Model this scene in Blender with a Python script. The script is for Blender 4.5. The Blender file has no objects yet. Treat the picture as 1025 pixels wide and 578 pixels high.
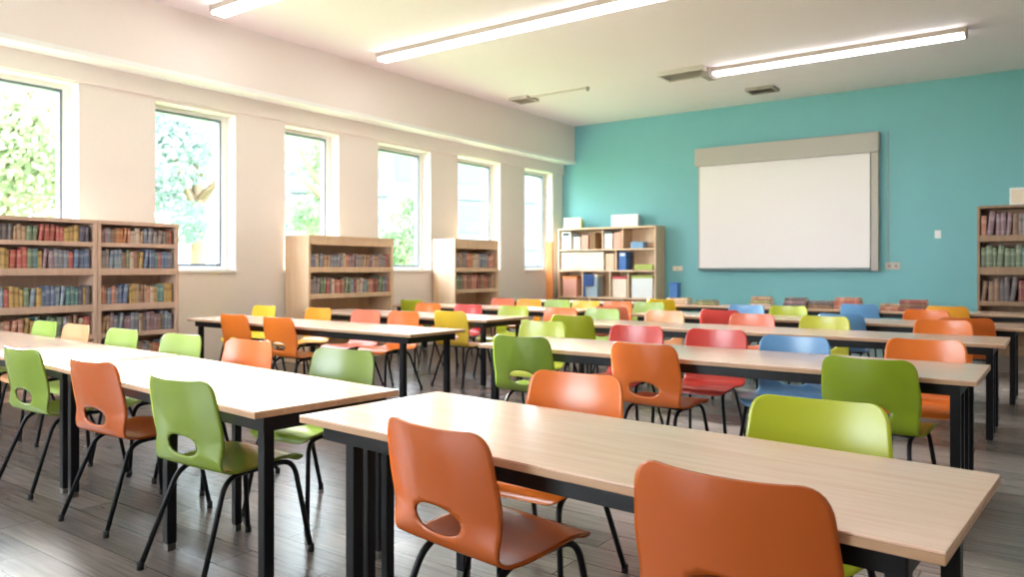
import bpy, bmesh, math, random
from mathutils import Vector, Matrix
PI = math.pi
rnd = random.Random(11)
scene = bpy.context.scene
COL = scene.collection

# ------------------------------------------------------------------ colours and materials
def lin(c):
    return tuple((v / 255 / 12.92) if v / 255 <= 0.04045 else ((v / 255 + 0.055) / 1.055) ** 2.4 for v in c) + (1.0,)

def new_mat(name):
    m = bpy.data.materials.new(name)
    m.use_nodes = True
    nt = m.node_tree
    b = nt.nodes['Principled BSDF']
    return m, nt, b

def plain(name, rgb, rough=0.5, metal=0.0, noise=0.06, scale=12.0, bump=0.0, spec=0.5, coat=0.0):
    """principled surface with a light procedural mottling"""
    m, nt, b = new_mat(name)
    b.inputs['Roughness'].default_value = rough
    b.inputs['Metallic'].default_value = metal
    b.inputs['Specular IOR Level'].default_value = spec
    b.inputs['Coat Weight'].default_value = coat
    tc = nt.nodes.new('ShaderNodeTexCoord')
    nz = nt.nodes.new('ShaderNodeTexNoise'); nz.inputs['Scale'].default_value = scale
    nz.inputs['Detail'].default_value = 3
    nt.links.new(tc.outputs['Object'], nz.inputs['Vector'])
    mx = nt.nodes.new('ShaderNodeMixRGB')
    c = lin(rgb)
    mx.inputs[1].default_value = tuple(min(1, v * (1 - noise)) for v in c[:3]) + (1,)
    mx.inputs[2].default_value = tuple(min(1, v * (1 + noise)) for v in c[:3]) + (1,)
    nt.links.new(nz.outputs['Fac'], mx.inputs[0])
    nt.links.new(mx.outputs[0], b.inputs['Base Color'])
    if bump:
        bp = nt.nodes.new('ShaderNodeBump'); bp.inputs['Strength'].default_value = bump
        bp.inputs['Distance'].default_value = 0.002
        nt.links.new(nz.outputs['Fac'], bp.inputs['Height'])
        nt.links.new(bp.outputs[0], b.inputs['Normal'])
    return m

def wood(name, a, bcol, rough=0.35, stretch=(1.2, 14, 14), scale=2.0, spec=0.5):
    m, nt, b = new_mat(name)
    b.inputs['Roughness'].default_value = rough
    b.inputs['Specular IOR Level'].default_value = spec
    tc = nt.nodes.new('ShaderNodeTexCoord')
    mp = nt.nodes.new('ShaderNodeMapping'); mp.inputs['Scale'].default_value = stretch
    nz = nt.nodes.new('ShaderNodeTexNoise'); nz.inputs['Scale'].default_value = scale
    nz.inputs['Detail'].default_value = 6; nz.inputs['Distortion'].default_value = 0.6
    cr = nt.nodes.new('ShaderNodeValToRGB')
    cr.color_ramp.elements[0].position = 0.3; cr.color_ramp.elements[0].color = lin(a)
    cr.color_ramp.elements[1].position = 0.7; cr.color_ramp.elements[1].color = lin(bcol)
    nt.links.new(tc.outputs['Object'], mp.inputs['Vector'])
    nt.links.new(mp.outputs[0], nz.inputs['Vector'])
    nt.links.new(nz.outputs['Fac'], cr.inputs[0])
    nt.links.new(cr.outputs[0], b.inputs['Base Color'])
    return m

def floor_mat():
    m, nt, b = new_mat('grey_plank_floor')
    tc = nt.nodes.new('ShaderNodeTexCoord')
    br = nt.nodes.new('ShaderNodeTexBrick')
    br.inputs['Scale'].default_value = 1.0
    br.inputs['Brick Width'].default_value = 1.25
    br.inputs['Row Height'].default_value = 0.19
    br.inputs['Mortar Size'].default_value = 0.003
    br.inputs['Color1'].default_value = lin((132, 124, 120))
    br.inputs['Color2'].default_value = lin((104, 97, 94))
    br.inputs['Mortar'].default_value = lin((70, 66, 64))
    br.offset = 0.37
    nt.links.new(tc.outputs['Object'], br.inputs['Vector'])
    mp = nt.nodes.new('ShaderNodeMapping'); mp.inputs['Scale'].default_value = (1.0, 16, 1)
    nz = nt.nodes.new('ShaderNodeTexNoise'); nz.inputs['Scale'].default_value = 3.0
    nz.inputs['Detail'].default_value = 7
    nt.links.new(tc.outputs['Object'], mp.inputs['Vector']); nt.links.new(mp.outputs[0], nz.inputs['Vector'])
    cr = nt.nodes.new('ShaderNodeValToRGB')
    cr.color_ramp.elements[0].position = 0.3; cr.color_ramp.elements[0].color = (0.62, 0.61, 0.6, 1)
    cr.color_ramp.elements[1].position = 0.75; cr.color_ramp.elements[1].color = (1.15, 1.13, 1.1, 1)
    nt.links.new(nz.outputs['Fac'], cr.inputs[0])
    mx = nt.nodes.new('ShaderNodeMixRGB'); mx.blend_type = 'MULTIPLY'; mx.inputs[0].default_value = 0.9
    nt.links.new(br.outputs['Color'], mx.inputs[1]); nt.links.new(cr.outputs[0], mx.inputs[2])
    nt.links.new(mx.outputs[0], b.inputs['Base Color'])
    b.inputs['Roughness'].default_value = 0.27
    bp = nt.nodes.new('ShaderNodeBump'); bp.inputs['Strength'].default_value = 0.15
    bp.inputs['Distance'].default_value = 0.002
    nt.links.new(nz.outputs['Fac'], bp.inputs['Height']); nt.links.new(bp.outputs[0], b.inputs['Normal'])
    return m

def glass_mat():
    m = bpy.data.materials.new('window_glass'); m.use_nodes = True
    nt = m.node_tree; nt.nodes.clear()
    out = nt.nodes.new('ShaderNodeOutputMaterial')
    t = nt.nodes.new('ShaderNodeBsdfTransparent'); t.inputs[0].default_value = (0.96, 0.98, 0.98, 1)
    g = nt.nodes.new('ShaderNodeBsdfGlossy'); g.inputs['Roughness'].default_value = 0.02
    lw = nt.nodes.new('ShaderNodeLayerWeight'); pw = nt.nodes.new('ShaderNodeMath'); pw.operation = 'POWER'; pw.inputs[1].default_value = 4.0
    fr = nt.nodes.new('ShaderNodeMath'); fr.operation = 'MULTIPLY_ADD'; fr.inputs[1].default_value = 0.6; fr.inputs[2].default_value = 0.03
    nt.links.new(lw.outputs['Facing'], pw.inputs[0]); nt.links.new(pw.outputs[0], fr.inputs[0])
    mx = nt.nodes.new('ShaderNodeMixShader')
    nt.links.new(fr.outputs[0], mx.inputs[0]); nt.links.new(t.outputs[0], mx.inputs[1]); nt.links.new(g.outputs[0], mx.inputs[2])
    nt.links.new(mx.outputs[0], out.inputs[0])
    return m

def emit_mat(name, rgb, strength):
    m, nt, b = new_mat(name)
    b.inputs['Base Color'].default_value = lin(rgb)
    b.inputs['Emission Color'].default_value = lin(rgb)
    b.inputs['Emission Strength'].default_value = strength
    return m

def leaf_mat(name, a, b_):
    m, nt, b = new_mat(name)
    oi = nt.nodes.new('ShaderNodeTexCoord')
    nz = nt.nodes.new('ShaderNodeTexNoise'); nz.inputs['Scale'].default_value = 1.2; nz.inputs['Detail'].default_value = 5
    nt.links.new(oi.outputs['Object'], nz.inputs['Vector'])
    cr = nt.nodes.new('ShaderNodeValToRGB')
    cr.color_ramp.elements[0].position = 0.35; cr.color_ramp.elements[0].color = lin(a)
    cr.color_ramp.elements[1].position = 0.65; cr.color_ramp.elements[1].color = lin(b_)
    nt.links.new(nz.outputs['Fac'], cr.inputs[0]); nt.links.new(cr.outputs[0], b.inputs['Base Color'])
    b.inputs['Roughness'].default_value = 0.6
    tl = nt.nodes.new('ShaderNodeBsdfTranslucent'); nt.links.new(cr.outputs[0], tl.inputs[0])
    mx = nt.nodes.new('ShaderNodeMixShader'); mx.inputs[0].default_value = 0.5
    nt.links.new(b.outputs[0], mx.inputs[1]); nt.links.new(tl.outputs[0], mx.inputs[2])
    nt.links.new(mx.outputs[0], nt.nodes['Material Output'].inputs[0])
    return m

def book_mat(name, rgb, band):
    """cloth cover with a title band across the spine"""
    m, nt, b = new_mat(name)
    b.inputs['Roughness'].default_value = 0.55
    tc = nt.nodes.new('ShaderNodeTexCoord'); sp = nt.nodes.new('ShaderNodeSeparateXYZ')
    nt.links.new(tc.outputs['Generated'], sp.inputs[0])
    cr = nt.nodes.new('ShaderNodeValToRGB'); cr.color_ramp.interpolation = 'CONSTANT'
    band = tuple(r * .62 + q * .38 for r, q in zip(rgb, band))
    e = cr.color_ramp.elements
    e[0].position = 0; e[0].color = lin(rgb); e[1].position = 0.14; e[1].color = lin(band)
    for p, c in ((0.18, rgb), (0.62, band), (0.80, rgb)):
        n = e.new(p); n.color = lin(c)
    nt.links.new(sp.outputs['Z'], cr.inputs[0]); nt.links.new(cr.outputs[0], b.inputs['Base Color'])
    return m

WALL = plain('wall_paint', (241, 230, 222), 0.75, noise=0.02, scale=30, bump=0.1)
CEIL = plain('ceiling_paint', (250, 238, 240), 0.8, noise=0.015, scale=30)
TEAL = plain('teal_paint', (124, 186, 191), 0.6, noise=0.03, scale=3)
TRIM = plain('white_trim', (246, 244, 240), 0.4, noise=0.01)
FRAME = plain('grey_window_frame', (112, 122, 136), 0.4, noise=0.03)
FLOOR = floor_mat()
GLASS = glass_mat()
BLACK = plain('black_steel', (11, 12, 16), 0.42, noise=0.1, scale=40, spec=0.3)
CHROME = plain('foot_steel', (120, 118, 112), 0.3, metal=0.8, noise=0.05)
RUBBER = plain('black_rubber', (18, 18, 19), 0.7)
TOP = wood('pale_maple_laminate', (234, 195, 168), (242, 208, 184), 0.22, (1.0, 16, 16), 2.2, spec=.7)
TOP.node_tree.nodes['Principled BSDF'].inputs['Coat Weight'].default_value = .25
TOP.node_tree.nodes['Principled BSDF'].inputs['Coat Roughness'].default_value = .12
EDGE = wood('table_edge_wood', (176, 138, 106), (200, 160, 124), 0.4)
CASE = wood('bookcase_wood', (218, 182, 146), (230, 198, 164), 0.45, (8, 8, 0.8), 2.0)
CASED = wood('bookcase_dark_wood', (150, 118, 92), (172, 138, 108), 0.5, (8, 8, 0.8), 2.0)
CASEB = wood('bookcase_brown_wood', (202, 168, 146), (216, 182, 160), 0.5, (8, 8, 0.8), 2.0)
PAGES = plain('book_pages', (235, 226, 205), 0.8)
LIT = emit_mat('lamp_diffuser', (252, 250, 252), 5.0)
HOUS = plain('lamp_housing', (168, 155, 142), 0.5, noise=0.03)
VENT = plain('vent_metal', (206, 196, 184), 0.5, noise=0.03)
VENTD = plain('vent_dark', (165, 155, 145), 0.6)
SCRW = plain('screen_white', (246, 237, 236), 0.7, noise=0.008)
SCRC = plain('screen_case_grey', (186, 178, 170), 0.5, noise=0.02)
SCRD = plain('screen_bar_grey', (104, 124, 126), 0.5, noise=0.02)
WHITE = plain('white_plastic', (238, 238, 236), 0.4, noise=0.01)
CARD = plain('cream_card', (240, 222, 200), 0.7, noise=0.04)
BLUEP = plain('blue_plastic', (36, 98, 172), 0.4)
NAVY = plain('navy_plastic', (34, 70, 128), 0.45)
LBLUE = plain('pale_blue_plastic', (120, 160, 196), 0.5)
GREYB = plain('grey_blue_card', (160, 176, 186), 0.6)
REDP = plain('red_plastic', (206, 66, 72), 0.45)
PINKP = plain('pink_card', (232, 172, 150), 0.6)
GREENP = plain('green_card', (176, 190, 92), 0.6)
ORNG = plain('orange_board', (240, 150, 84), 0.55)
BROWN = plain('brown_card', (150, 112, 74), 0.7)
DARK = plain('dark_label', (70, 66, 66), 0.6)

# ------------------------------------------------------------------ geometry helpers
def prop(o, label=None, cat=None, group=None, kind=None):
    if label: o['label'] = label
    if cat: o['category'] = cat
    if group: o['group'] = group
    if kind: o['kind'] = kind
    return o

def empty(name, loc=(0, 0, 0), rz=0.0, label=None, cat=None, group=None):
    o = bpy.data.objects.new(name, None); COL.objects.link(o)
    o.empty_display_size = 0.1
    o.location = loc; o.rotation_euler = (0, 0, rz)
    return prop(o, label, cat, group)

class MB:
    def __init__(self): self.bm = bmesh.new()
    def box(self, a, b, mi=0, bev=0.0):
        x0, y0, z0 = a; x1, y1, z1 = b
        vs = [self.bm.verts.new(p) for p in ((x0, y0, z0), (x1, y0, z0), (x1, y1, z0), (x0, y1, z0), (x0, y0, z1), (x1, y0, z1), (x1, y1, z1), (x0, y1, z1))]
        fs = [self.bm.faces.new([vs[i] for i in f]) for f in ((0, 3, 2, 1), (4, 5, 6, 7), (0, 1, 5, 4), (1, 2, 6, 5), (2, 3, 7, 6), (3, 0, 4, 7))]
        for f in fs: f.material_index = mi
        if bev:
            es = set(e for f in fs for e in f.edges)
            r = bmesh.ops.bevel(self.bm, geom=list(es), offset=bev, segments=2, affect='EDGES', profile=0.5)
            for f in r['faces']: f.material_index = mi
        return self
    def tube(self, pts, r, n=10, mi=0, caps=True):
        """round tube along a path; r may be one number or one per point"""
        pts = [Vector(p) for p in pts]
        rs = r if isinstance(r, (list, tuple)) else [r] * len(pts)
        ring_prev = None; up = Vector((0.13, 0.31, 0.94)).normalized()
        rings = []
        for i, p in enumerate(pts):
            d = (pts[min(i + 1, len(pts) - 1)] - pts[max(i - 1, 0)]).normalized()
            if i == 0:
                u = d.orthogonal().normalized()
            else:
                u = (u - d * u.dot(d)).normalized()
            w = d.cross(u)
            rings.append([self.bm.verts.new(p + (u * math.cos(2 * PI * k / n) + w * math.sin(2 * PI * k / n)) * rs[i]) for k in range(n)])
        for a, b in zip(rings, rings[1:]):
            for k in range(n):
                f = self.bm.faces.new((a[k], a[(k + 1) % n], b[(k + 1) % n], b[k])); f.smooth = True; f.material_index = mi
        if caps:
            for rg, rev in ((rings[0], True), (rings[-1], False)):
                f = self.bm.faces.new(rg[::-1] if rev else rg); f.material_index = mi
        return self
    def quad(self, ps, mi=0):
        f = self.bm.faces.new([self.bm.verts.new(p) for p in ps]); f.material_index = mi; return self
    def mesh(self, name, *mats):
        me = bpy.data.meshes.new(name)
        bmesh.ops.recalc_face_normals(self.bm, faces=self.bm.faces)
        self.bm.to_mesh(me); self.bm.free()
        for m in mats: me.materials.append(m)
        return me
    def build(self, name, mats, parent=None):
        if not isinstance(mats, (list, tuple)): mats = [mats]
        return link(name, self.mesh(name, *mats), parent)

def link(name, me, parent=None):
    o = bpy.data.objects.new(name, me); COL.objects.link(o)
    if parent: o.parent = parent
    return o

def copy_tree(o, parent=None):
    c = o.copy(); COL.objects.link(c)
    if parent: c.parent = parent
    for ch in [q for q in KIDS.get(o.name, ())]:
        copy_tree(ch, c)
    return c
KIDS = {}
def register(root):
    """remember children of a prototype (and of its parts)"""
    for o in COL.objects:
        if o.parent: KIDS.setdefault(o.parent.name, [])
    for o in COL.objects:
        if o.parent and o not in KIDS[o.parent.name]: KIDS[o.parent.name].append(o)

def struct(name, mb, mats, label=None):
    o = mb.build(name, mats); o['kind'] = 'structure'
    if label: o['label'] = label
    return o

# ------------------------------------------------------------------ the room
WX, WY, HC = -8.69, 13.92, 4.355          # left wall, back wall, ceiling height
RX, FY = 4.2, -4.2                         # right wall, wall behind the viewer
SILL, HEAD = 1.27, 3.29
WT = 0.30                                  # wall thickness

struct('floor', MB().box((WX - WT, FY - .2, -0.12), (RX + .2, WY + .2, 0)), FLOOR)
struct('ceiling', MB().box((WX - WT, FY - .2, HC), (RX + .2, WY + .2, HC + .15)), CEIL)
struct('wall_back', MB().box((WX - WT, WY, 0), (RX + .2, WY + .2, HC)), TEAL)
struct('wall_right', MB().box((RX, FY, 0), (RX + .2, WY, HC)), WALL)
# wide glazed opening added behind the viewer, unseen, for fill light
FO = (-7.6, -4.0, 0.9, 2.9)
fw = MB().box((WX - WT, FY - .2, 0), (FO[0], FY, HC)).box((FO[1], FY - .2, 0), (RX + .2, FY, HC))
fw.box((FO[0], FY - .2, 0), (FO[1], FY, FO[2])).box((FO[0], FY - .2, FO[3]), (FO[1], FY, HC))
struct('wall_front', fw, WALL)

# openings of the left wall: (y0, y1, head); the first is unseen, added for fill light
OPEN = [(0.35, 1.65, HEAD), (2.45, 3.92, HEAD + .03), (4.79, 5.87, HEAD), (6.65, 7.62, HEAD), (8.43, 9.66, HEAD), (10.39, 11.66, HEAD + .03), (12.48, 13.52, HEAD + .03)]
wl = MB()
ys = [FY] + [v for o in OPEN for v in o[:2]] + [WY]
for i in range(0, len(ys), 2):
    wl.box((WX - WT, ys[i], 0), (WX, ys[i + 1], HC))
for y0, y1, h in OPEN:
    wl.box((WX - WT, y0, 0), (WX, y1, SILL)).box((WX - WT, y0, h), (WX, y1, HC))
struct('wall_left', wl, WALL)
for i, (y0, y1, h) in enumerate(OPEN):
    w = MB(); t = 0.055; xa, xb = WX - WT + .02, WX - WT + .10
    w.box((xa, y0, SILL), (xb, y0 + t, h)).box((xa, y1 - t - .03, SILL), (xb, y1, h))
    w.box((xa, y0 + t, h - t), (xb, y1 - t - .03, h)).box((xa, y0 + t, SILL), (xb, y1 - t - .03, SILL + t))
    wo = struct('window_%d' % (i + 1), w, TRIM)
    g = MB(); gt = 0.03; ya, yb, za, zb = y0 + t, y1 - t - .03, SILL + t, h - t
    g.box((xa + .01, ya, za), (xb + .012, ya + gt, zb)).box((xa + .01, yb - gt, za), (xb + .012, yb, zb))
    g.box((xa + .01, ya + gt, zb - gt), (xb + .012, yb - gt, zb)).box((xa + .01, ya + gt, za), (xb + .012, yb - gt, za + gt))
    g.build('window_sash', FRAME, wo)
    MB().box((xa + .035, ya + gt, za + gt), (xa + .043, yb - gt, zb - gt)).build('window_pane', GLASS, wo)
    MB().box((WX - WT + .10, y0 - .0, SILL - .03), (WX + .035, y1 + .0, SILL + .012), bev=.006).build('window_sill', TRIM, wo)

fwm = MB()
for k in range(4):
    x = FO[0] + k * (FO[1] - FO[0] - .07) / 3
    fwm.box((x, FY - .14, FO[2]), (x + .07, FY - .06, FO[3]))
fwm.box((FO[0] + .07, FY - .14, FO[2]), (FO[1] - .07, FY - .06, FO[2] + .07)).box((FO[0] + .07, FY - .14, FO[3] - .07), (FO[1] - .07, FY - .06, FO[3]))
wo = struct('window_8', fwm, TRIM)  # glazing of the added opening, brings fill from behind the viewer
MB().box((FO[0] + .07, FY - .104, FO[2] + .07), (FO[1] - .07, FY - .096, FO[3] - .07)).build('window_pane', GLASS, wo)

# ceiling bulkhead above the windows with a white lip
BX = -8.38
struct('trim_1', MB().box((WX, FY, 3.60), (BX, WY, HC)), WALL, 'deep bulkhead running above the windows under the ceiling')
struct('trim_2', MB().box((WX, FY, 3.545), (BX + .035, WY, 3.60)), TRIM, 'white lip along the lower edge of the bulkhead')
struct('trim_3', MB().box((WX, FY, 3.335), (WX + .04, WY, 3.545)), WALL, 'slightly proud band of wall between the window heads and the bulkhead')
struct('baseboard_left', MB().box((WX, FY, 0), (WX + .015, WY, .1)), TRIM)
struct('baseboard_back', MB().box((WX + .015, WY - .015, 0), (RX, WY, .1)), TRIM)

# ------------------------------------------------------------------ ceiling lamps and vents
def strip_lamp(x0, x1, y, label):
    t = empty('ceiling_lamp', ((x0 + x1) / 2, y, HC), 0, label, 'ceiling lamp', 'long strip lamps on the ceiling')
    L = (x1 - x0) / 2; w = .08
    MB().box((-L, -w, -.07), (L, w, 0), bev=.006).build('lamp_housing', HOUS, t)
    MB().box((-L + .02, -w - .008, -.112), (L - .02, w + .008, -.07), bev=.010).build('lamp_diffuser', LIT, t)
    for s in (-1, 1):
        MB().box((s * L - .012, -w - .012, -.114), (s * L + .012, w + .012, .0)).build('end_cap', HOUS, t)
    return t
strip_lamp(-7.95, -4.0, 5.13, 'long lit strip lamp at the top left, mostly out of the picture')
strip_lamp(-7.80, -3.4, 7.62, 'long lit strip lamp in the middle of the ceiling, nearer than the screen')
strip_lamp(-1.0, 2.2, 5.2, 'added fill lamp overhead beyond the top edge of the picture, right of the aisle')  # out-of-view lamp added to brighten the front tables from above
strip_lamp(-2.6, 0.7, 0.3, 'strip lamp added for fill light straight above the viewer')  # second unseen lamp, added as fill near the viewer
t = strip_lamp(-4.24, -0.92, 11.15, 'long lit strip lamp farthest back, running beside the grey ceiling vent')
MB().box((-1.80, -.16, -.14), (-1.67, .16, 0), bev=.01).build('mounting_box', VENTD, t)

def vent(x0, x1, y0, y1, n, label, depth=.05, mat=VENT):
    t = empty('ceiling_vent', ((x0 + x1) / 2, (y0 + y1) / 2, HC), 0, label, 'ceiling vent')
    a, b = (x1 - x0) / 2, (y1 - y0) / 2; f = .035
    fr = MB().box((-a, -b, -depth), (a, -b + f, 0)).box((-a, b - f, -depth), (a, b, 0)).box((-a, -b + f, -depth), (-a + f, b - f, 0)).box((a - f, -b + f, -depth), (a, b - f, 0))
    fr.build('vent_frame', mat, t)
    MB().box((-a + f, -b + f, -.012), (a - f, b - f, 0)).build('vent_backing', VENTD, t)
    for k in range(n):
        y = -b + f + (k + .5) * (2 * b - 2 * f) / n
        MB().quad([(-a + f, y - .018, -depth + .006), (a - f, y - .018, -depth + .006), (a - f, y + .018, -.018), (-a + f, y + .018, -.018)]).build('slat', mat, t)
    return t
vent(-5.02, -4.28, 10.82, 11.30, 5, 'large grey slatted ceiling vent at the left end of the farthest strip lamp', .07)
vent(-4.27, -3.80, 12.68, 13.05, 4, 'small dark square ceiling vent above the projection screen', .05, VENTD)
vent(-7.95, -7.55, 10.9, 11.3, 4, 'small grey ceiling vent near the bulkhead and the far windows')
t = empty('ceiling_rail', (-7.0, 11.02, HC), 0, 'thin pale rail on the ceiling ending in a small knob', 'ceiling rail')
MB().box((-.55, -.012, -.03), (.6, .012, 0)).build('rail', VENT, t)
MB().tube([(.62, 0, 0), (.62, 0, -.05), (.62, 0, -.07)], [.03, .03, .018], 12).build('knob', VENTD, t)

# ------------------------------------------------------------------ projection screen, switch, cable, socket on the back wall
t = empty('projection_screen', (-4.0, WY, 1.26), 0, 'big white projection screen with a grey case on the teal wall', 'projection screen')
MB().box((-1.61, -.17, 1.99), (1.61, 0, 2.33), bev=.012).build('screen_case', SCRC, t)
MB().box((-1.53, -.11, .05), (1.47, -.03, 1.99)).build('screen_surface', SCRW, t)
MB().box((-1.55, -.125, 0), (1.49, -.02, .05), bev=.008).build('bottom_bar', SCRD, t)
MB().box((1.49, -.12, 0), (1.60, 0, 1.99), bev=.006).build('side_rail', SCRC, t)
MB().box((-1.555, -.115, .05), (-1.53, 0, 1.99)).build('side_edge', SCRC, t)
t = empty('light_switch', (-1.54, WY, 1.85), 0, 'small white light switch on the teal wall right of the screen', 'light switch')
MB().box((-.045, -.012, -.065), (.045, 0, .065), bev=.004).build('switch_plate', WHITE, t)
MB().box((-.018, -.02, -.03), (.018, -.012, .03), bev=.002).build('rocker', WHITE, t)
prop(MB().tube([(-2.27, WY - .012, 3.6), (-2.27, WY - .012, 1.5), (-2.24, WY - .014, 1.40), (-2.28, WY - .013, 1.28)], .006, 6).build('screen_cable', VENT),
     'thin grey cable hanging down the teal wall beside the screen', 'cable')
t = empty('wall_socket', (-2.20, WY, 1.34), 0, 'small grey double socket on the teal wall below the cable', 'wall socket')
MB().box((-.11, -.014, -.06), (.11, 0, .06), bev=.004).build('socket_plate', VENT, t)
for s in (-1, 1):
    MB().tube([(s * .05, -.014, 0), (s * .05, -.02, 0)], .026, 14).build('socket_face', VENTD, t)
t = empty('wall_socket', (-6.02, WY, 1.30), 0, 'small beige socket on the teal wall right of the cubby shelf', 'wall socket')
MB().box((-.10, -.014, -.045), (.10, 0, .045), bev=.004).build('socket_plate', CARD, t)
MB().tube([(0, -.014, 0), (0, -.02, 0)], .024, 14).build('socket_face', VENT, t)

# ------------------------------------------------------------------ tables
def table(x0, x1, y0, y1, rz, label, group, legs_left=(), extra_legs=(), lshift=0.0, inset=.10, top=.74):
    """long laminate table on a black steel frame; x/y are its edges before turning by rz about its middle"""
    cx, cy = (x0 + x1) / 2, (y0 + y1) / 2
    t = empty('table', (cx, cy, 0), rz, label, 'table', group)
    a, b = (x1 - x0) / 2, (y1 - y0) / 2
    MB().box((-a, -b, top - .006), (a, b, top), bev=.002).build('tabletop', TOP, t)
    MB().box((-a, -b, top - .028), (a, b, top - .006), bev=.003).build('edge_board', EDGE, t)
    f = .035; z0, z1 = top - .088, top - .028; A, B = a - min(inset, .10) + .022, b - .05
    MB().box((-A, -B, z0), (A, -B + f, z1), bev=.003).box((-A, B - f, z0), (A, B, z1), bev=.003) \
        .box((-A, -B + f, z0), (-A + f, B - f, z1)).box((A - f, -B + f, z0), (A, B - f, z1)).build('frame', BLACK, t)
    spots = [(-a + inset + lshift, -b + .075), (-a + inset + lshift, b - .075), (a - inset, -b + .075), (a - inset, b - .075)]
    spots += list(extra_legs)
    for k, (x, y) in enumerate(spots):
        h = .023 if k < 4 or abs(y) > .25 else .018
        lg = MB().box((x - h, y - h, .03), (x + h, y + h, top - .03), bev=.004).build('leg', BLACK, t)
        MB().box((x - h + .002, y - h + .002, 0), (x + h - .002, y + h - .002, .03), bev=.003).build('foot', CHROME, lg)
    return t
GT = 'long tables standing in rows'
D = math.radians
table(-2.25, -0.14, 1.725, 2.44, D(-4.2), 'pale wood table nearest the camera, with two orange chairs at its near side', GT,
      lshift=.13, extra_legs=[(-.84, -.205), (-.84, -.115)])
table(-4.50, -2.42, 1.83, 2.54, D(-5), 'white-shining table at left behind the front table, green chair at its corner', GT,
      extra_legs=[(.20, -.29), (.20, .04)], inset=.045)
table(-7.50, -4.53, 1.99, 2.70, D(-2.5), 'white-shining table at the left picture edge in front of the long bookcase', GT, inset=.055)
table(-3.40, -0.30, 4.28, 5.06, D(-.6), 'long pale table behind the front one, dark green chair at its right end', GT, extra_legs=[(1.45, -.10), (1.45, .12)])
table(-4.30, -0.29, 6.45, 7.20, 0, 'long pale table with a row of orange chairs at its right end, third row back', GT, extra_legs=[(1.905, 0)])
table(-4.20, -0.22, 8.27, 9.05, 0, 'long pale table in the fourth row, red chair at its near side', GT, extra_legs=[(1.89, 0)])
table(-5.35, -0.15, 10.70, 11.45, 0, 'last long table before the teal wall, stacks of books on it', GT)
table(-7.80, -4.33, 4.62, 5.32, D(-1.5), 'white-shining table left of the middle aisle with two orange chairs before it', GT, inset=.16)
table(-7.90, -4.90, 6.33, 7.13, 0, 'second table from the aisle front on the window side, red chair behind it', GT)
table(-8.28, -5.05, 8.30, 9.05, 0, 'third window-side table, beside the small bookcase by the bright window', GT)
table(-8.00, -5.45, 10.70, 11.45, 0, 'farthest window-side table, before the cubby shelf', GT)

# ------------------------------------------------------------------ chairs
PAL = dict(orange=(232, 120, 38), darkorange=(206, 102, 36), lime=(186, 196, 48), green=(122, 146, 48), darkgreen=(128, 150, 26),
           palegreen=(170, 196, 96), red=(214, 70, 62), coral=(238, 128, 96), blue=(104, 158, 208), yellow=(238, 200, 62),
           olive=(160, 168, 36), peach=(244, 178, 128), mustard=(224, 180, 34), amber=(244, 168, 52), rust=(182, 86, 24), citron=(206, 206, 70))
SHELLMAT = {k: plain('chair_plastic_' + k, v, 0.27, noise=0.03, scale=6, spec=0.6) for k, v in PAL.items()}

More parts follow.
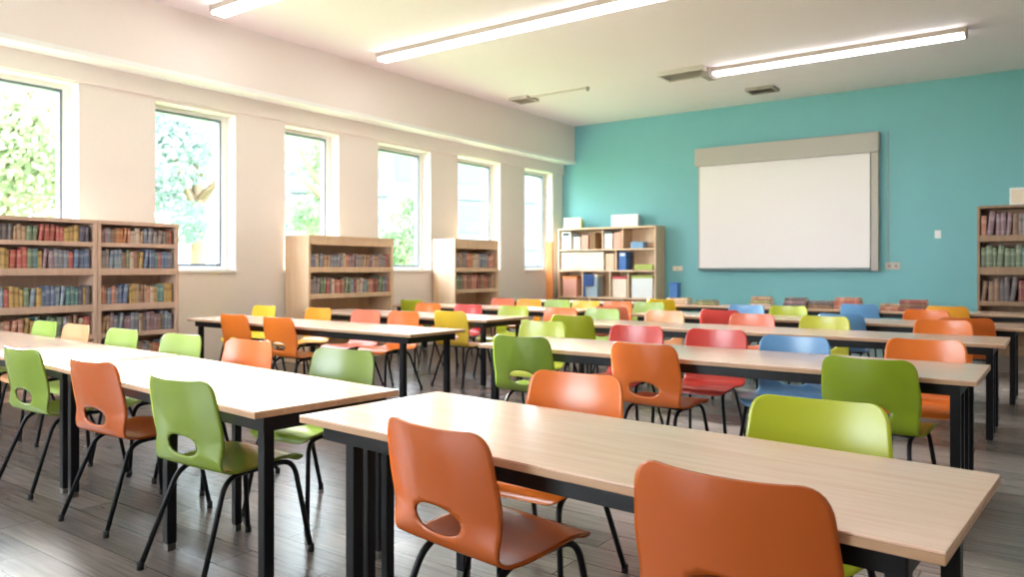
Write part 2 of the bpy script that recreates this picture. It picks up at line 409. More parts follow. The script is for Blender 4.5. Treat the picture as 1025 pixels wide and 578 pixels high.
def shell_mesh():
    """one-piece moulded seat and back with a lozenge hand hole low in the back; faces +y"""
    # side profile (y, z) from seat lip to the top of the back
    P = [(.245, .408), (.242, .426), (.225, .443), (.18, .452), (.10, .452), (.0, .443), (-.09, .437), (-.155, .442), (-.195, .462),
         (-.218, .497), (-.230, .545), (-.241, .60), (-.252, .66), (-.262, .72), (-.270, .772), (-.275, .826)]
    def cat(p0, p1, p2, p3, t):
        return tuple(.5 * ((2 * b) + (-a + c) * t + (2 * a - 5 * b + 4 * c - d) * t * t + (-a + 3 * b - 3 * c + d) * t ** 3) for a, b, c, d in zip(p0, p1, p2, p3))
    pts = []
    for i in range(len(P) - 1):
        p0 = P[max(i - 1, 0)]; p3 = P[min(i + 2, len(P) - 1)]
        for k in range(8): pts.append(cat(p0, P[i], P[i + 1], p3, k / 8))
    pts.append(P[-1])
    s = [0]
    for a, b in zip(pts, pts[1:]): s.append(s[-1] + math.dist(a, b))
    Ltot = s[-1]
    def prof(d):
        d = max(0, min(Ltot, d))
        for i in range(len(s) - 1):
            if s[i + 1] >= d - 1e-9:
                f = (d - s[i]) / max(1e-9, s[i + 1] - s[i]); return tuple(a + (b - a) * f for a, b in zip(pts[i], pts[i + 1]))
        return pts[-1]
    def sm(a, b, x):
        x = max(0, min(1, (x - a) / (b - a))); return x * x * (3 - 2 * x)
    sb = next(d for d in (i * .004 for i in range(400)) if prof(d)[1] > .47 and prof(d)[0] < -.15)   # the bend
    r1, r2 = .085, .07
    def half(d):
        w = .224 + .010 * sm(0, .2, d) - .006 * sm(sb - .12, sb, d) + .016 * sm(sb, sb + .2, d) - .016 * sm(sb + .12, Ltot, d)
        if d < r1: w -= r1 - math.sqrt(max(0, r1 * r1 - (r1 - d) ** 2))
        e = Ltot - d
        if e < r2: w -= r2 - math.sqrt(max(0, r2 * r2 - (r2 - e) ** 2))
        return w
    # rows: dense near the ends
    rows = [r1 * (1 - math.cos(i / 7 * PI / 2)) for i in range(7)]
    nmid = 46
    rows += [r1 + (Ltot - r1 - r2) * i / nmid for i in range(nmid)]
    rows += [Ltot - r2 * (1 - math.cos((7 - i) / 7 * PI / 2)) for i in range(8)]
    NU = 34
    hc, ha, hb = sb + .082, .104, .048                       # hole centre along the profile, half width, half height
    bm = bmesh.new()
    grid = []; uv = {}
    for d in rows:
        w = half(d)
        line = []
        for j in range(NU + 1):
            x = w * (-1 + 2 * j / NU); line.append([x, d])
        grid.append(line)
    def hole(x, d):
        yy = (d - hc) / hb; xx = x / ha
        return (abs(xx) ** 2.2 + abs(yy) ** 2.0) ** .5
    keep = [[hole(x, d) >= 1 for x, d in l] for l in grid]
    # drop faces that lie mostly in the hole, then pull the rim onto the outline
    faces = []
    for i in range(len(rows) - 1):
        for j in range(NU):
            cx = sum(grid[a][b][0] for a, b in ((i, j), (i, j + 1), (i + 1, j), (i + 1, j + 1))) / 4
            cd = (rows[i] + rows[i + 1]) / 2
            if hole(cx, cd) >= 1: faces.append((i, j))
    fs = set(faces)
    for i in range(len(rows)):
        for j in range(NU + 1):
            near = [(a, b) for a, b in ((i - 1, j - 1), (i - 1, j), (i, j - 1), (i, j)) if 0 <= a < len(rows) - 1 and 0 <= b < NU]
            x, d = grid[i][j]
            if any(q in fs for q in near) and any(q not in fs for q in near) and abs(x) < ha * 1.6 and abs(d - hc) < hb * 1.8:
                h = hole(x, d)
                if h > 1e-6: grid[i][j] = [x / h, hc + (d - hc) / h]
    V = {}
    def vert(i, j):
        if (i, j) not in V:
            x, d = grid[i][j]; y, z = prof(d)
            u = x / .222
            k_seat = sm(.02, .15, d) * (1 - sm(sb - .10, sb + .02, d)); k_back = sm(sb - .04, sb + .12, d)
            z += .007 * u * u * k_seat
            y += .036 * u * u * k_back
            z += .014 * abs(u) ** 3 * sm(Ltot - .1, Ltot, d)
            V[(i, j)] = bm.verts.new((x, y, z))
        return V[(i, j)]
    for i, j in faces:
        q = [vert(i, j), vert(i, j + 1), vert(i + 1, j + 1), vert(i + 1, j)]
        f = bm.faces.new(q); f.smooth = True
    bmesh.ops.remove_doubles(bm, verts=bm.verts, dist=.0004)
    bmesh.ops.recalc_face_normals(bm, faces=bm.faces)
    # thickness: shell out to both sides
    bm.normal_update()
    th = .0045
    src = list(bm.verts); n0 = {v: v.normal.copy() for v in src}
    edges = [e for e in bm.edges if len(e.link_faces) == 1]
    oldf = list(bm.faces)
    back = {v: bm.verts.new(v.co - n0[v] * th) for v in src}
    for f in oldf:
        g = bm.faces.new([back[v] for v in reversed(f.verts)]); g.smooth = True
    for e in edges:
        a, b = e.verts
        f = bm.faces.new((a, b, back[b], back[a])); f.smooth = True
    for v in src: v.co += n0[v] * th
    bmesh.ops.recalc_face_normals(bm, faces=bm.faces)
    me = bpy.data.meshes.new('seat_shell'); bm.to_mesh(me); bm.free()
    return me

SHELL = shell_mesh()
SHELLS = {}
for k in PAL:
    me = SHELL.copy(); me.materials.append(SHELLMAT[k]); SHELLS[k] = me

def chair_proto():
    t = empty('chair', (0, 0, 0))
    link('seat_shell', SHELLS['orange'], t)
    r = .0115
    def bend(p0, p1, p2, rad=.06, n=6):
        p0, p1, p2 = Vector(p0), Vector(p1), Vector(p2)
        a = p1 + (p0 - p1).normalized() * rad; b = p1 + (p2 - p1).normalized() * rad
        return [tuple(a * (1 - q) ** 2 + p1 * 2 * q * (1 - q) + b * q * q) for q in (i / n for i in range(n + 1))]
    for s in (-1, 1):
        fr, bk = Vector((s * .175, .205, .425)), Vector((s * .165, -.135, .418))
        ff, fb = Vector((s * .225, .265, .012)), Vector((s * .215, -.285, .012))
        mid_f = fr.lerp(bk, .28); mid_b = bk.lerp(fr, .28)
        for foot, knee, mid in ((ff, fr, mid_f), (fb, bk, mid_b)):
            pts = [tuple(foot)] + bend(foot, knee, mid, .075) + [tuple(mid)]
            lg = MB().tube(pts, r, 10).build('leg', BLACK, t)
            MB().tube([tuple(foot + Vector((0, 0, -.012))), tuple(foot + Vector((0, 0, .022)))], [.0145, .014], 10).build('foot_cap', RUBBER, lg)
        MB().tube([tuple(mid_f), tuple(mid_b)], r, 10).build('seat_rail', BLACK, t)
    for y in (.09, -.06):
        MB().tube([(-.168, y, .420), (0, y, .425), (.168, y, .420)], .010, 8).build('cross_bar', BLACK, t)
    return t
CH0 = chair_proto(); register(CH0)
used = [False]
def chair(x, y, face, colour, label, turn=0.0, group=None):
    """x, y: middle of the top of the back; face +1 looks to the back wall, -1 towards the camera"""
    rz = (0 if face > 0 else PI) + D(turn)
    off = Matrix.Rotation(rz, 3, 'Z') @ Vector((0, -.270, 0))
    if used[0]:
        c = copy_tree(CH0)
    else:
        c = CH0; used[0] = True
    c.location = (x - off.x, y - off.y, 0); c.rotation_euler = (0, 0, rz)
    SH[c.name] = colour
    prop(c, label, 'chair', 'moulded plastic chairs')
    CHAIRS.append(c)
    return c
CHAIRS = []; SH = {}
# front table
chair(-1.475, 1.62, 1, 'rust', 'dark orange chair in the foreground with its oval back hole in full view', -8)
chair(-0.595, 1.605, 1, 'rust', 'nearest dark orange chair, cut off by the bottom edge of the picture', -2)
chair(-1.69, 2.84, -1, 'orange', 'orange chair facing the camera on the far side of the front table', 2)
chair(-0.67, 2.76, -1, 'lime', 'lime green chair facing the camera on the far side of the front table', 2)
# left tables
chair(-2.95, 1.70, 1, 'green', 'green chair at the near side of the left table, whole seat in view', 2)
chair(-3.89, 1.79, 1, 'rust', 'red-orange chair between two green ones at the left tables', 2)
chair(-4.84, 1.84, 1, 'green', 'green chair cut off by the left edge of the picture', 2)
chair(-3.26, 2.92, -1, 'green', 'green chair behind the left table, half hidden by the table corner', 6)
chair(-4.18, 2.95, -1, 'orange', 'orange chair with white sheen behind the left table, below the two orange chair backs', 4)
chair(-4.92, 2.93, -1, 'palegreen', 'light green chair behind the left tables, right of the bookcase end', 3)
chair(-5.72, 2.93, -1, 'palegreen', 'light green chair behind the left tables, before the right end of the bookcase')
chair(-6.50, 2.95, -1, 'peach', 'pale orange chair before the lower shelf of the long bookcase')
chair(-7.12, 2.97, -1, 'palegreen', 'light green chair farthest left before the long bookcase')
# second row right
chair(-2.94, 4.15, 1, 'green', 'green chair with its back to the camera at the left end of the second table', 3)
chair(-2.04, 4.16, 1, 'darkorange', 'dark orange chair with its back to the camera, middle of the second table', -4)
chair(-0.78, 4.15, 1, 'darkgreen', 'dark green chair with its back to the camera at the second table right end', -6)
chair(-3.63, 5.52, -1, 'lime', 'lime chair with white sheen, just behind the green chair of the second table', 4)
chair(-2.73, 5.52, -1, 'red', 'red chair directly behind the dark orange chair of the second table', 4)
chair(-2.07, 5.52, -1, 'red', 'red chair behind the second table, alone right of the dark orange chair', 4)
chair(-1.43, 5.27, -1, 'blue', 'blue chair sunk behind the second table, left of the dark green chair')
chair(-0.68, 5.52, -1, 'orange', 'biggest orange chair of the orange column at right, above the dark green chair', 2)
# third row right
chair(-3.87, 6.35, 1, 'olive', 'olive green chair seen from behind next to the lime chair with sheen', 6)
chair(-4.76, 7.62, -1, 'orange', 'small orange chair just above the olive green chair')
chair(-4.25, 7.71, -1, 'palegreen', 'yellow-green chair behind the left end of the third table')
chair(-3.47, 7.70, -1, 'peach', 'peach chair behind the third table, above the red chair')
chair(-2.51, 7.70, -1, 'coral', 'coral chair behind the third table, right below the bright red one')
chair(-1.81, 7.70, -1, 'citron', 'yellow-green chair behind the third table, above the blue chair')
chair(-0.81, 7.70, -1, 'orange', 'orange chair behind the third table, above the biggest orange chair')
# fourth row right
chair(-4.42, 8.16, 1, 'coral', 'orange-red chair seen from behind at the left end of the fourth table')
chair(-3.05, 8.18, 1, 'red', 'bright red chair seen from behind at the fourth table')
chair(-1.78, 8.17, 1, 'blue', 'light blue chair seen from behind at the fourth table')
chair(-0.68, 8.17, 1, 'darkorange', 'dark orange chair seen from behind at the fourth table right end')
chair(-5.52, 9.52, -1, 'yellow', 'yellow chair standing before the cubby shelf, left of the blue folder')
chair(-5.03, 9.56, -1, 'orange', 'small orange chair before the right half of the cubby shelf')
chair(-4.54, 9.56, -1, 'palegreen', 'pale green chair behind the fourth table at its left end')
chair(-3.19, 9.56, -1, 'blue', 'grey-blue chair behind the fourth table, below the beige book stack')
chair(-2.67, 9.56, -1, 'lime', 'lime chair behind the fourth table, before the dark book stack')
chair(-1.17, 9.56, -1, 'orange', 'orange chair behind the fourth table at its right end')
# last row right
chair(-4.88, 10.61, 1, 'mustard', 'mustard yellow chair at the last table, below the blue box')
chair(-2.08, 10.62, 1, 'blue', 'mid blue chair at the last table between two book stacks')
chair(-1.08, 10.62, 1, 'amber', 'yellow-orange chair topmost of the orange column, left of the right bookcase')
# window side tables
chair(-6.74, 4.50, 1, 'orange', 'bright orange chair at the left end of the window-side table')
chair(-5.99, 4.47, 1, 'orange', 'orange chair with visible back hole at the window-side table')
chair(-8.02, 5.86, -1, 'yellow', 'yellow chair bleached by the window light behind the first window-side table')
chair(-7.02, 5.88, -1, 'amber', 'amber chair before the small bookcase with blue and red books')
chair(-6.24, 5.90, -1, 'coral', 'pink-coral chair behind the first window-side table')
chair(-5.72, 5.96, -1, 'orange', 'orange chair under and behind the first window-side table at its aisle end')
chair(-5.36, 6.24, 1, 'yellow', 'yellow chair at the aisle end of the second window-side table')
chair(-6.85, 7.60, -1, 'orange', 'orange-brown chair behind the second window-side table, below the bright window')
chair(-6.17, 7.62, -1, 'red', 'red chair behind the second window-side table, below the far small bookcase')
chair(-5.45, 7.62, -1, 'lime', 'pale lime chair at the aisle end behind the second window-side table')
chair(-7.80, 8.22, 1, 'lime', 'lime chair by the right end of the bookcase with blue and red books')
chair(-7.02, 9.52, -1, 'coral', 'pink chair before the small bookcase at the far windows')
chair(-6.52, 9.52, -1, 'amber', 'amber chair right of the far small bookcase')
chair(-6.02, 9.54, -1, 'palegreen', 'pale green chair before the left half of the cubby shelf')
for c in CHAIRS:
    for q in c.children:
        if q.name.startswith('seat_shell'): q.data = SHELLS[SH[c.name]]

# ------------------------------------------------------------------ books
BC = {'dark red': ((140, 52, 52), (196, 160, 120)), 'red': ((190, 70, 62), (228, 190, 160)), 'salmon': ((212, 130, 104), (240, 214, 190)),
      'brown': ((128, 92, 70), (190, 160, 120)), 'tan': ((196, 160, 120), (120, 84, 60)), 'cream': ((228, 214, 190), (170, 110, 90)),
      'mustard': ((210, 172, 84), (120, 90, 50)), 'green': ((92, 130, 98), (200, 204, 170)), 'teal': ((62, 132, 140), (190, 210, 200)),
      'blue': ((72, 108, 160), (200, 206, 214)), 'navy': ((52, 62, 96), (170, 160, 140)), 'grey': ((150, 146, 146), (90, 84, 84)),
      'mauve': ((138, 106, 122), (206, 190, 190)), 'slate blue': ((112, 132, 158), (220, 216, 206)), 'dark grey': ((74, 74, 82), (160, 150, 140)),
      'light blue': ((136, 172, 200), (70, 90, 120)), 'olive': ((140, 144, 76), (220, 214, 170)), 'orange': ((222, 130, 70), (240, 210, 180))}
def book_mesh(name):
    """closed book: spine at x=0 (rounded), pages inset; unit size, thickness along y"""
    b = MB()
    b.box((-1, 0, 0), (-.02, .10, 1)).box((-1, .90, 0), (-.02, 1, 1))
    n = 5; prev = None
    arc = [(-.02 + .05 * math.sin(PI * k / n), k / n) for k in range(n + 1)]
    for (xa, ya), (xb, yb) in zip(arc, arc[1:]):
        b.quad([(xa, ya, 0), (xb, yb, 0), (xb, yb, 1), (xa, ya, 1)])
    b.quad([(x, y, 1) for x, y in arc]); b.quad([(x, y, 0) for x, y in arc])
    b.box((-.97, .10, .02), (-.02, .90, .98), mi=1)
    return b
BOOK = {}
for k, (c1, c2) in BC.items():
    c1 = tuple(v * .6 + g * .4 for v, g in zip(c1, (168, 142, 132)))
    BOOK[k] = book_mesh(k).mesh('book_' + k.replace(' ', '_'), book_mat('book_cover_' + k.replace(' ', '_'), c1, c2), PAGES)
def ordinal(n):
    W = 'zeroth first second third fourth fifth sixth seventh eighth ninth tenth eleventh twelfth thirteenth fourteenth fifteenth sixteenth seventeenth eighteenth nineteenth'.split()
    if n < 20: return W[n]
    T = ['', '', 'twenty', 'thirty', 'forty', 'fifty', 'sixty']; TT = ['', '', 'twentieth', 'thirtieth', 'fortieth', 'fiftieth', 'sixtieth']
    return TT[n // 10] if n % 10 == 0 else T[n // 10] + '-' + W[n % 10]
def add_book(col, m, label, group):
    o = link('book', BOOK[col]); o.matrix_world = m
    return prop(o, label, 'book', group)

def shelf_books(M, L, z, hmax, seed, where, group, palette, dmin=.022, dmax=.05, depth=.17, gaps=()):
    """a row of books; M maps the case's local frame (spines to +x, row along y, first book at y=L end = left in the photo)"""
    r = random.Random(seed); y = 0.012; n = 0; run = None; left = 0
    while True:
        w = r.uniform(dmin, dmax)
        if y + w > L - .012: break
        g = next((g for g in gaps if g[0] <= y < g[1]), None)
        if g: y = g[1]; run = None; continue
        if left <= 0 or run is None:
            run = r.choice(palette); left = r.choice((1, 1, 1, 2, 2, 3))
        left -= 1
        h = hmax * r.uniform(.78, .98); dp = depth * r.uniform(.85, 1.0)
        lean = 0.0
        n += 1
        pull = r.uniform(-.012, .006)
        if r.random() < .16 and y + w + h * .17 < L - .02:
            lean = r.uniform(.07, .15)
        # leaning books tip towards higher y and need room
        base = Matrix.Translation((pull, y, z))
        if lean:
            base = Matrix.Translation((pull, y, z + math.sin(lean) * w)) @ Matrix.Rotation(-lean, 4, 'X')
        m = M @ base @ Matrix.Diagonal((dp, w, h, 1))
        size = 'slim' if w < .03 else ('thick' if w > .042 else 'medium')
        add_book(run, m, '%s book, %s from left, %s' % (run, ordinal(n), where), group)
        y += w + .0015 + (math.sin(lean) * h * 1.02 if lean else 0)
    return n

def bookcase(name, origin, rz, width, height, depth, boards, label, mats, back=True, fascia=0.0, group=None, board_t=.035, shelf_mat=None, cornice=.04):
    """local frame: front faces +x, width along +y, origin at the left end of the front (floor)"""
    t = empty(name, origin, rz, label, 'bookcase', group)
    st = .035
    MB().box((-depth, 0, 0), (0, st, height - cornice), bev=.003).build('side_panel', mats, t)
    MB().box((-depth, width - st, 0), (0, width, height - cornice), bev=.003).build('side_panel', mats, t)
    MB().box((-depth, 0, height - cornice), (.006, width, height), bev=.003).build('top_board', mats, t)
    if fascia: MB().box((-.02, st, height - cornice - fascia), (0, width - st, height - cornice)).build('fascia', mats, t)
    for z, th in boards:
        MB().box((-depth + .012, st, z - th), (-.004, width - st, z), bev=.002).build('shelf', shelf_mat or mats, t)
    MB().box((-depth, st, .06), (-depth + .012, width - st, height - cornice)).build('back_panel', mats, t)
    MB().box((-depth + .02, st, 0), (-.02, width - st, .07)).build('plinth', mats, t)
    return t

warm = ['salmon', 'tan', 'red', 'brown', 'cream', 'mauve', 'grey', 'slate blue', 'orange']
mixed = ['dark red', 'red', 'salmon', 'brown', 'tan', 'cream', 'mustard', 'green', 'teal', 'blue', 'navy', 'grey', 'mauve', 'slate blue', 'dark grey', 'light blue']
cool = ['teal', 'blue', 'green', 'slate blue', 'navy', 'cream', 'mustard', 'red', 'dark grey', 'light blue']
CX = -8.16
bl = [(1.567, .045), (1.292, .07), (.912, .07), (.600, .045), (.30, .04), (.10, .035)]
def rows_for(x, y, w, rows, place, group, seed, depth=.17):
    for k, (z, h, pal, nm, mn, mx, gaps) in enumerate(rows):
        M = Matrix.Translation((x - .03, y + .035, 0))
        shelf_books(M, w - .07, z + .0015, h, seed + k, '%s of %s' % (nm, place), group, pal, mn, mx, depth, gaps)
# long bookcase at left: two units side by side
bookcase('bookcase', (CX, 2.20, 0), 0, 1.67, 1.80, .36, bl, 'brown bookcase full of books at the left edge of the picture', CASEB)
bookcase('bookcase', (CX, 3.875, 0), 0, .90, 1.80, .36, bl, 'narrower brown bookcase joined to the right of the leftmost one', CASEB)
rows_for(CX, 2.20, 1.67, [
    (1.567, .170, mixed, 'top shelf', .026, .052, ()), (1.292, .215, cool + warm, 'second shelf', .026, .052, ()),
    (.912, .215, cool, 'third shelf', .026, .052, ()), (.600, .215, mixed, 'fourth shelf', .028, .055, ())], 'leftmost bookcase', 'books in the leftmost bookcase', 101)
rows_for(CX, 3.875, .90, [
    (1.567, .170, warm, 'top shelf', .026, .05, ()), (1.292, .215, cool + ['grey', 'tan', 'brown'], 'second shelf', .026, .05, ()),
    (.912, .215, ['tan', 'mustard', 'slate blue', 'cream', 'teal', 'blue', 'grey', 'salmon'], 'third shelf', .026, .05, ()),
    (.600, .22, warm + ['dark grey', 'mauve'], 'fourth shelf', .026, .05, ()), (.30, .19, warm, 'fifth shelf', .028, .05, ())], 'narrower left bookcase', 'books in the narrower left bookcase', 201)
# small bookcases under the windows
bs2 = [(1.315, .075), (.945, .065), (.55, .05), (.12, .04)]
bookcase('bookcase', (CX, 6.63, 0), 0, 1.60, 1.75, .50, bs2, 'nearer of two pale wood bookcases standing under the windows', CASE, fascia=.09)
rows_for(CX, 6.63, 1.60, [(1.315, .20, warm, 'upper shelf', .036, .06, ()), (.945, .235, ['slate blue', 'blue', 'salmon', 'red', 'cream', 'green', 'dark red', 'light blue', 'grey', 'salmon'], 'lower shelf', .036, .06, ())],
         'nearer pale bookcase', 'books in the nearer pale bookcase', 301, .2)
bookcase('bookcase', (CX, 9.68, 0), 0, 1.22, 1.80, .50, bs2, 'farther of two pale wood bookcases standing under the windows', CASE, fascia=.12)
rows_for(CX, 9.68, 1.22, [(1.315, .26, warm + ['olive'], 'upper shelf', .040, .066, ()), (.945, .25, ['green', 'olive', 'salmon', 'red', 'tan', 'dark red', 'brown'], 'lower shelf', .04, .066, ())],
         'farther pale bookcase', 'books in the farther pale bookcase', 401, .2)
# bookcase at the right of the teal wall: front faces the camera (-y)
RO = Matrix.Translation((-.97, 13.52, 0)) @ Matrix.Rotation(-PI / 2, 4, 'Z')
bookcase('bookcase', (-.97, 13.52, 0), -PI / 2, 1.15, 2.25, .38, [(1.80, .095), (1.32, .12), (.80, .07), (.42, .05), (.1, .04)],
         'greyish brown bookcase at the right edge before the teal wall', CASED)
RB = Matrix.Translation((-.97, 13.52, 0)) @ Matrix.Rotation(-PI / 2, 4, 'Z') @ Matrix.Translation((-.03, .035, 0))
for k, (z, h, pal, nm) in enumerate([(1.80, .36, ['dark red', 'mauve', 'mauve', 'grey', 'brown', 'salmon'], 'top shelf'), (1.32, .34, ['olive', 'green', 'mustard', 'dark grey', 'teal', 'olive'], 'middle shelf'),
                                  (.80, .37, ['dark red', 'dark red', 'brown', 'dark grey', 'red', 'tan'], 'lower shelf')]):
    shelf_books(RB, 1.15 - .07, z + .0015, h, 501 + k, '%s of right-hand bookcase' % nm, 'books in the right-hand bookcase', pal, .05, .085, .24)
t = empty('picture', (-.42, 13.60, 2.25), 0, 'small framed picture standing on top of the right-hand bookcase', 'picture')
fr = MB(); fr.box((-.14, -.012, 0), (-.115, .012, .26)).box((.115, -.012, 0), (.14, .012, .26)).box((-.115, -.012, 0), (.115, .012, .025)).box((-.115, -.012, .235), (.115, .012, .26))
fr.build('picture_frame', TRIM, t)
MB().box((-.115, -.004, .025), (.115, .008, .235)).build('picture_sheet', CARD, t)

# ------------------------------------------------------------------ cubby shelf in the back corner
CF = 13.47; CL, CR = -8.52, -6.28
t = empty('cubby_shelf', (CL, CF, 0), 0, 'pale wood cubby shelf with boxes standing in the back left corner', 'shelf unit')
W = CR - CL; st = .035; dp = .43
for x in (0, W - st): MB().box((x, 0, 0), (x + st, dp, 2.10), bev=.003).build('side_panel', CASE, t)
MB().box((0, -.01, 2.10), (W, dp, 2.14), bev=.003).build('top_board', CASE, t)
for z in (1.70, 1.27, .72, .12): MB().box((st, .005, z - .035), (W - st, dp - .012, z), bev=.002).build('shelf', CASE, t)
MB().box((st, dp - .012, .05), (W - st, dp, 2.10)).build('back_panel', CASE, t)
DIV = [(1.70, 2.10, (1.05, 1.50)), (1.27, 1.665, (1.35,)), (.72, 1.235, (.58, 1.22, 1.62)), (.12, .685, (.75, 1.5))]
for z0, z1, xs in DIV:
    for x in xs: MB().box((x, .012, z0), (x + .03, dp - .012, z1)).build('divider', CASE, t)

def carton(x, z, w, h, d, mat, name, label, cat, lid=None, dark=None, y=.03, rz=0):
    """box with an optional lid or label plate, standing in the cubby shelf at local x"""
    o = empty(name, (CL + x + w / 2, CF + y + d / 2, z), rz, label, cat, None)
    lh = .05 if lid else 0
    bb = MB().box((-w / 2 + .004, -d / 2 + .004, 0), (w / 2 - .004, d / 2 - .004, h - lh), bev=.006)
    bb.build('box_body', mat, o)
    if lid: MB().box((-w / 2, -d / 2, h - lh), (w / 2, d / 2, h), bev=.006).build('lid', lid, o)
    if dark: MB().box((-w * .32, -d / 2 - .002, h * .78), (w * .32, -d / 2 + .006, h * .93)).build('label_plate', dark, o)
    return o
carton(.06, 1.7, .24, .37, .28, WHITE, 'file_box', 'white file box with a dark label, top left of the cubby shelf', 'box', dark=DARK)
carton(.36, 1.7, .17, .31, .26, CARD, 'file_box', 'cream file box, second from the left on the top row of the cubby shelf', 'box', lid=DARK)
carton(.55, 1.7, .17, .29, .26, PINKP, 'file_box', 'pinkish file box in the middle of the top cubby row', 'box')
carton(.75, 1.7, .14, .34, .26, BROWN, 'file_box', 'brown file box in the top cubby row left of the divider', 'box')
carton(1.09, 1.7, .19, .36, .26, WHITE, 'file_box', 'white file box with dark lid right of the divider in the top cubby row', 'box', lid=DARK)
carton(1.30, 1.7, .18, .33, .26, PINKP, 'file_box', 'pink-beige file box beside the white one with dark lid', 'box')
carton(1.68, 1.7, .28, .13, .22, LBLUE, 'storage_tray', 'low pale blue tray in the open top right cubby', 'tray')
carton(.06, 1.27, 1.02, .37, .30, CARD, 'storage_box', 'wide cream box filling the middle row of the cubby shelf', 'box', lid=CARD)
carton(1.12, 1.27, .2, .33, .26, CASE, 'storage_box', 'tan upright box beside the wide cream box', 'box')
carton(1.42, 1.27, .17, .36, .26, BLUEP, 'binder', 'bright blue binder standing in the middle row of the cubby shelf', 'binder', dark=WHITE)
carton(1.76, 1.27, .4, .11, .24, GREENP, 'storage_tray', 'flat yellow-green tray in the middle right cubby', 'tray')
carton(.10, .72, .34, .42, .26, PINKP, 'storage_box', 'orange-pink box in the lower left cubby', 'box', lid=ORNG)
carton(.64, .72, .30, .46, .26, GREYB, 'storage_box', 'grey-blue box in the lower row behind the navy folder', 'box', lid=CARD)
carton(1.27, .72, .32, .42, .26, CARD, 'storage_box', 'cream box with a red lid in the lower row of the cubby shelf', 'box', lid=REDP)
carton(1.70, .72, .46, .44, .26, WHITE, 'storage_box', 'white box with a green lid in the lower right cubby', 'box', lid=GREENP)
t = empty('upright_folder', (CL + .72, CF + .02, .72), 0, 'navy folder held upright before the lower row of the cubby shelf', 'folder')
MB().box((-.11, -.012, .22), (.13, .012, .46), bev=.004).build('folder_cover', NAVY, t)
MB().box((-.11, -.01, 0), (-.075, .01, .22)).build('folder_stand', NAVY, t)
MB().box((-.13, -.02, 0), (-.02, .02, .012)).build('stand_foot', NAVY, t)
def leaning(name, x, w, h, mat, back, label):
    o = empty(name, (CL + x, CF + .12, 2.14), 0, label, 'display board')
    MB().box((-w / 2, 0, 0), (w / 2, .03, h), bev=.006).build('board_front', mat, o)
    MB().box((-w / 2 + .02, .03, 0), (w / 2 - .01, .15, h - .03), bev=.006).build('board_box', back, o)
    return o
leaning('display_board', .28, .42, .23, CARD, GREENP, 'cream board standing on the left of the cubby shelf top')
leaning('display_board', 1.50, .60, .25, WHITE, GREYB, 'wider white board standing on the right of the cubby shelf top')
t = empty('leaning_board', (-8.50, 13.15, 0), 0, 'tall orange board leaning at the left end of the cubby shelf', 'board')
MB().box((-.10, -.02, 0), (.06, .02, 1.86), bev=.004).build('board_panel', ORNG, t)
MB().box((-.10, .02, .0), (.06, .18, .03)).build('board_foot', ORNG, t)

# ------------------------------------------------------------------ things on the last table
def stack(x, y, spec, where):
    z = .7405
    for k, (col, th, w, d, tw) in enumerate(spec):
        m = Matrix.Translation((x, y, z)) @ Matrix.Rotation(D(-90 + tw), 4, 'Z') @ Matrix.Translation((d / 2, w / 2, 0)) @ Matrix.Rotation(PI / 2, 4, 'X') @ Matrix.Diagonal((d, th, w, 1))
        pos = {0: 'lowest', len(spec) - 1: 'topmost'}.get(k, ordinal(k + 1) + ' from below')
        add_book(col, m, '%s book, %s in the stack %s' % (col, pos, where), 'books lying in stacks on the last table')
        z += th + .0006
stack(-3.45, 11.0, [('cream', .05, .30, .22, 3), ('olive', .045, .28, .21, -4), ('tan', .05, .27, .2, 5)], 'behind the grey-blue chair')
stack(-2.98, 11.05, [('dark grey', .05, .32, .23, -2), ('mauve', .05, .3, .22, 4), ('dark grey', .04, .27, .2, 0)], 'behind the lime chair')
stack(-2.66, 11.1, [('brown', .05, .3, .22, 2), ('dark grey', .05, .3, .22, -5)], 'right of the dark stack')
stack(-2.28, 11.0, [('salmon', .055, .34, .23, 1), ('red', .05, .33, .22, -3), ('salmon', .05, .31, .21, 2)], 'of red books left of the blue chair')
stack(-1.72, 11.05, [('salmon', .045, .33, .23, 2), ('tan', .04, .3, .21, -6)], 'right behind the blue chair')
stack(-1.48, 10.95, [('dark red', .05, .34, .23, -2), ('brown', .045, .32, .22, 5), ('dark red', .05, .31, .22, 0)], 'left of the yellow-orange chair')
stack(-4.32, 11.1, [('olive', .04, .32, .23, 5), ('green', .035, .29, .2, -5)], 'of green books right of the blue box')
stack(-4.75, 11.05, [('cream', .05, .36, .24, 0), ('cream', .05, .34, .23, 3)], 'of white books under the blue box')
t = empty('storage_box', (-4.80, 11.0, .8435), D(4), 'upright bright blue box on white books on the last table', 'box')
MB().box((-.065, -.08, 0), (.065, .08, .21), bev=.006).build('box_body', BLUEP, t)
MB().box((-.07, -.085, .21), (.07, .085, .235), bev=.006).build('lid', BLUEP, t)

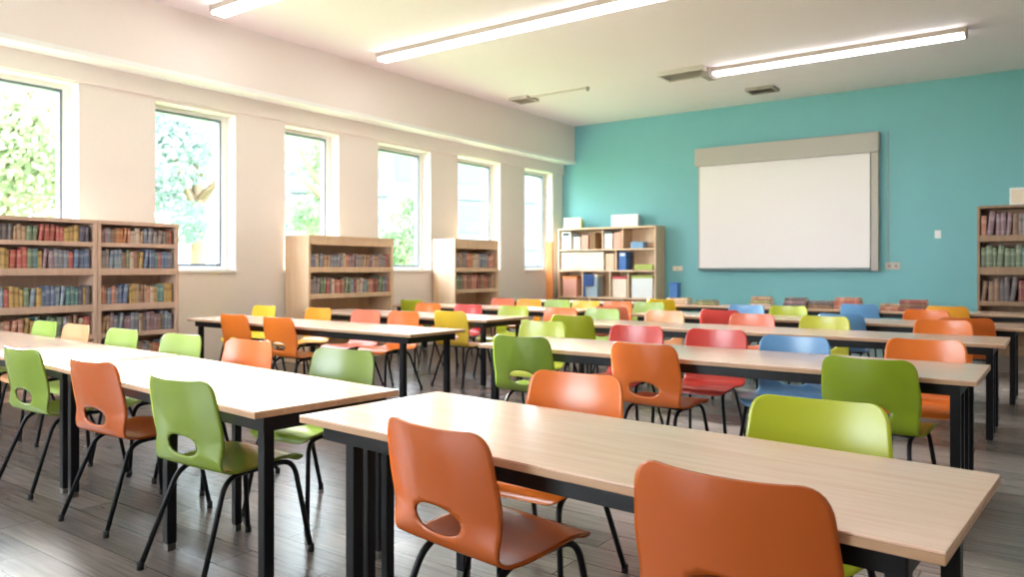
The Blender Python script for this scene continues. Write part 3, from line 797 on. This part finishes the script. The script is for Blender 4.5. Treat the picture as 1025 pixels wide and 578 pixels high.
# ------------------------------------------------------------------ outside the windows
struct('ground', MB().box((-70, -40, -.6), (WX - WT, 70, -.35)), plain('lawn', (120, 150, 84), 0.9, noise=.25, scale=3), 'lawn outside the windows')
LEAF = [leaf_mat('leaves_light', (120, 132, 100), (160, 168, 132)), leaf_mat('leaves_mid', (92, 116, 86), (136, 156, 116)), leaf_mat('leaves_blue', (98, 118, 112), (142, 156, 148))]
BARK = plain('bark', (112, 92, 74), 0.9, noise=.25, scale=8)
def tree(x, y, h, r, mi, label, seed, n=8000):
    q = random.Random(seed)
    t = empty('tree', (x, y, -.36), 0, label, 'tree', 'trees outside the windows')
    tk = MB().tube([(0, 0, 0), (.05, .02, h * .25), (-.05, .06, h * .5), (.08, 0, h * .8)], [.24, .19, .14, .05], 10)
    for k in range(6):
        a = q.uniform(0, 2 * PI); z = h * q.uniform(.3, .6); l = r * q.uniform(.5, .8)
        tk.tube([(0, 0, z), (l * .5 * math.cos(a), l * .5 * math.sin(a), z + h * .1), (l * math.cos(a), l * math.sin(a), z + h * .24)], [.09, .06, .02], 6)
    tk.build('trunk', BARK, t)
    cl = []
    for k in range(17):
        a = q.uniform(0, 2 * PI); e = q.uniform(-.8, 1.0); rr = r * q.uniform(.25, .75)
        cl.append((Vector((rr * math.cos(a), rr * math.sin(a), h * .62 + e * h * .3)), r * q.uniform(.3, .5)))
    lv = MB()
    for k in range(n):
        c, cr = cl[k % len(cl)]
        d = Vector((q.gauss(0, 1), q.gauss(0, 1), q.gauss(0, 1))).normalized()
        p = c + d * cr * (q.random() ** .35)
        s = q.uniform(.05, .11)
        u = Vector((q.gauss(0, 1), q.gauss(0, 1), q.gauss(0, 1))).normalized(); w = u.orthogonal().normalized() * s * .6; u = u * s
        lv.quad([p - u, p + w, p + u, p - w], mi=0)
    lv.build('crown', LEAF[mi], t)
tree(-16.0, 5.9, 7.0, 1.85, 0, 'pale green tree outside the leftmost window', 1)
tree(-26.0, 9.6, 9.0, 3.0, 2, 'taller bluish tree standing farther back between the first and second windows', 2)
tree(-17.0, 10.4, 6.8, 1.8, 2, 'bluish green tree outside the second window', 3)
tree(-17.6, 14.9, 7.0, 1.8, 1, 'green tree outside the third window', 5)
tree(-26.0, 17.2, 8.0, 2.6, 0, 'yellow-green tree farther back between the second and third windows', 4)
tree(-19.5, 20.5, 4.6, 1.6, 1, 'small green tree before the building outside the fourth window', 6)
# pale building across the yard
t = empty('building', (-27, 31, -.36), D(-28), 'grey office building across the yard, seen through the far windows', 'building')
BW = plain('building_render', (92, 95, 102), 0.8, noise=.04, scale=2); BG = plain('building_glass', (30, 42, 50), 0.3, noise=.1); BL = plain('building_ledge', (62, 67, 74), 0.7)
MB().box((-6, -9, 0), (0, 9, 8.5)).build('wall', BW, t)
for fl in range(3):
    for k in range(6):
        y0 = -8.4 + k * 2.85; z0 = .9 + fl * 2.7
        f = MB().box((-.05, y0, z0), (.05, y0 + 2.1, z0 + 1.6)).build('window', BL, t)
        MB().box((.05, y0 + .1, z0 + .1), (.07, y0 + 2.0, z0 + 1.5)).build('pane', BG, f)
    MB().box((0, -9, 2.75 + fl * 2.7), (.22, 9, 2.95 + fl * 2.7)).build('ledge', BL, t)

# ------------------------------------------------------------------ light
w = bpy.data.worlds.new('sky'); scene.world = w; w.use_nodes = True
nt = w.node_tree; bg = nt.nodes['Background']
tc = nt.nodes.new('ShaderNodeTexCoord'); sp = nt.nodes.new('ShaderNodeSeparateXYZ')
cr = nt.nodes.new('ShaderNodeValToRGB')
cr.color_ramp.elements[0].position = 0.0; cr.color_ramp.elements[0].color = (.9, .96, 1.0, 1)
cr.color_ramp.elements[1].position = 0.7; cr.color_ramp.elements[1].color = (.72, .84, 1.0, 1)
nt.links.new(tc.outputs['Generated'], sp.inputs[0]); nt.links.new(sp.outputs['Z'], cr.inputs[0]); nt.links.new(cr.outputs[0], bg.inputs[0])
bg.inputs[1].default_value = 12.0
sl = bpy.data.lights.new('sun', 'SUN'); sl.energy = 24.0; sl.angle = D(7); sl.color = (1, .97, .95)
so = bpy.data.objects.new('sun', sl); COL.objects.link(so)
so.rotation_euler = Vector((.85, -.16, -.32)).to_track_quat('-Z', 'Y').to_euler()
for y0, y1, h in OPEN:
    pl = bpy.data.lights.new('window_portal', 'AREA'); pl.shape = 'RECTANGLE'; pl.size = h - SILL; pl.size_y = y1 - y0
    pl.cycles.is_portal = True
    po = bpy.data.objects.new('window_portal', pl); COL.objects.link(po)
    po.location = (WX - WT - .02, (y0 + y1) / 2, (SILL + h) / 2); po.rotation_euler = (0, -PI / 2, 0)
pl = bpy.data.lights.new('window_portal', 'AREA'); pl.shape = 'RECTANGLE'; pl.size = FO[1] - FO[0]; pl.size_y = FO[3] - FO[2]
pl.cycles.is_portal = True
po = bpy.data.objects.new('window_portal', pl); COL.objects.link(po)
po.location = ((FO[0] + FO[1]) / 2, FY - .22, (FO[2] + FO[3]) / 2); po.rotation_euler = (PI / 2, 0, 0)

# ------------------------------------------------------------------ camera
cam = bpy.data.cameras.new('camera'); cam.sensor_width = 36; cam.lens = 754 / 1025 * 36
cam.shift_y = -19 / 1025; cam.clip_start = .05; cam.clip_end = 300
cam.dof.use_dof = True; cam.dof.focus_distance = 2.6; cam.dof.aperture_fstop = 4.0
co = bpy.data.objects.new('camera', cam); COL.objects.link(co)
co.location = (0, 0, 1.28); co.rotation_euler = (PI / 2, 0, D(35.8))
scene.camera = co
scene.view_settings.view_transform = 'Standard'; scene.view_settings.look = 'None'
scene.view_settings.exposure = 1.2; scene.view_settings.gamma = 1.0; scene.view_settings.use_curve_mapping = False
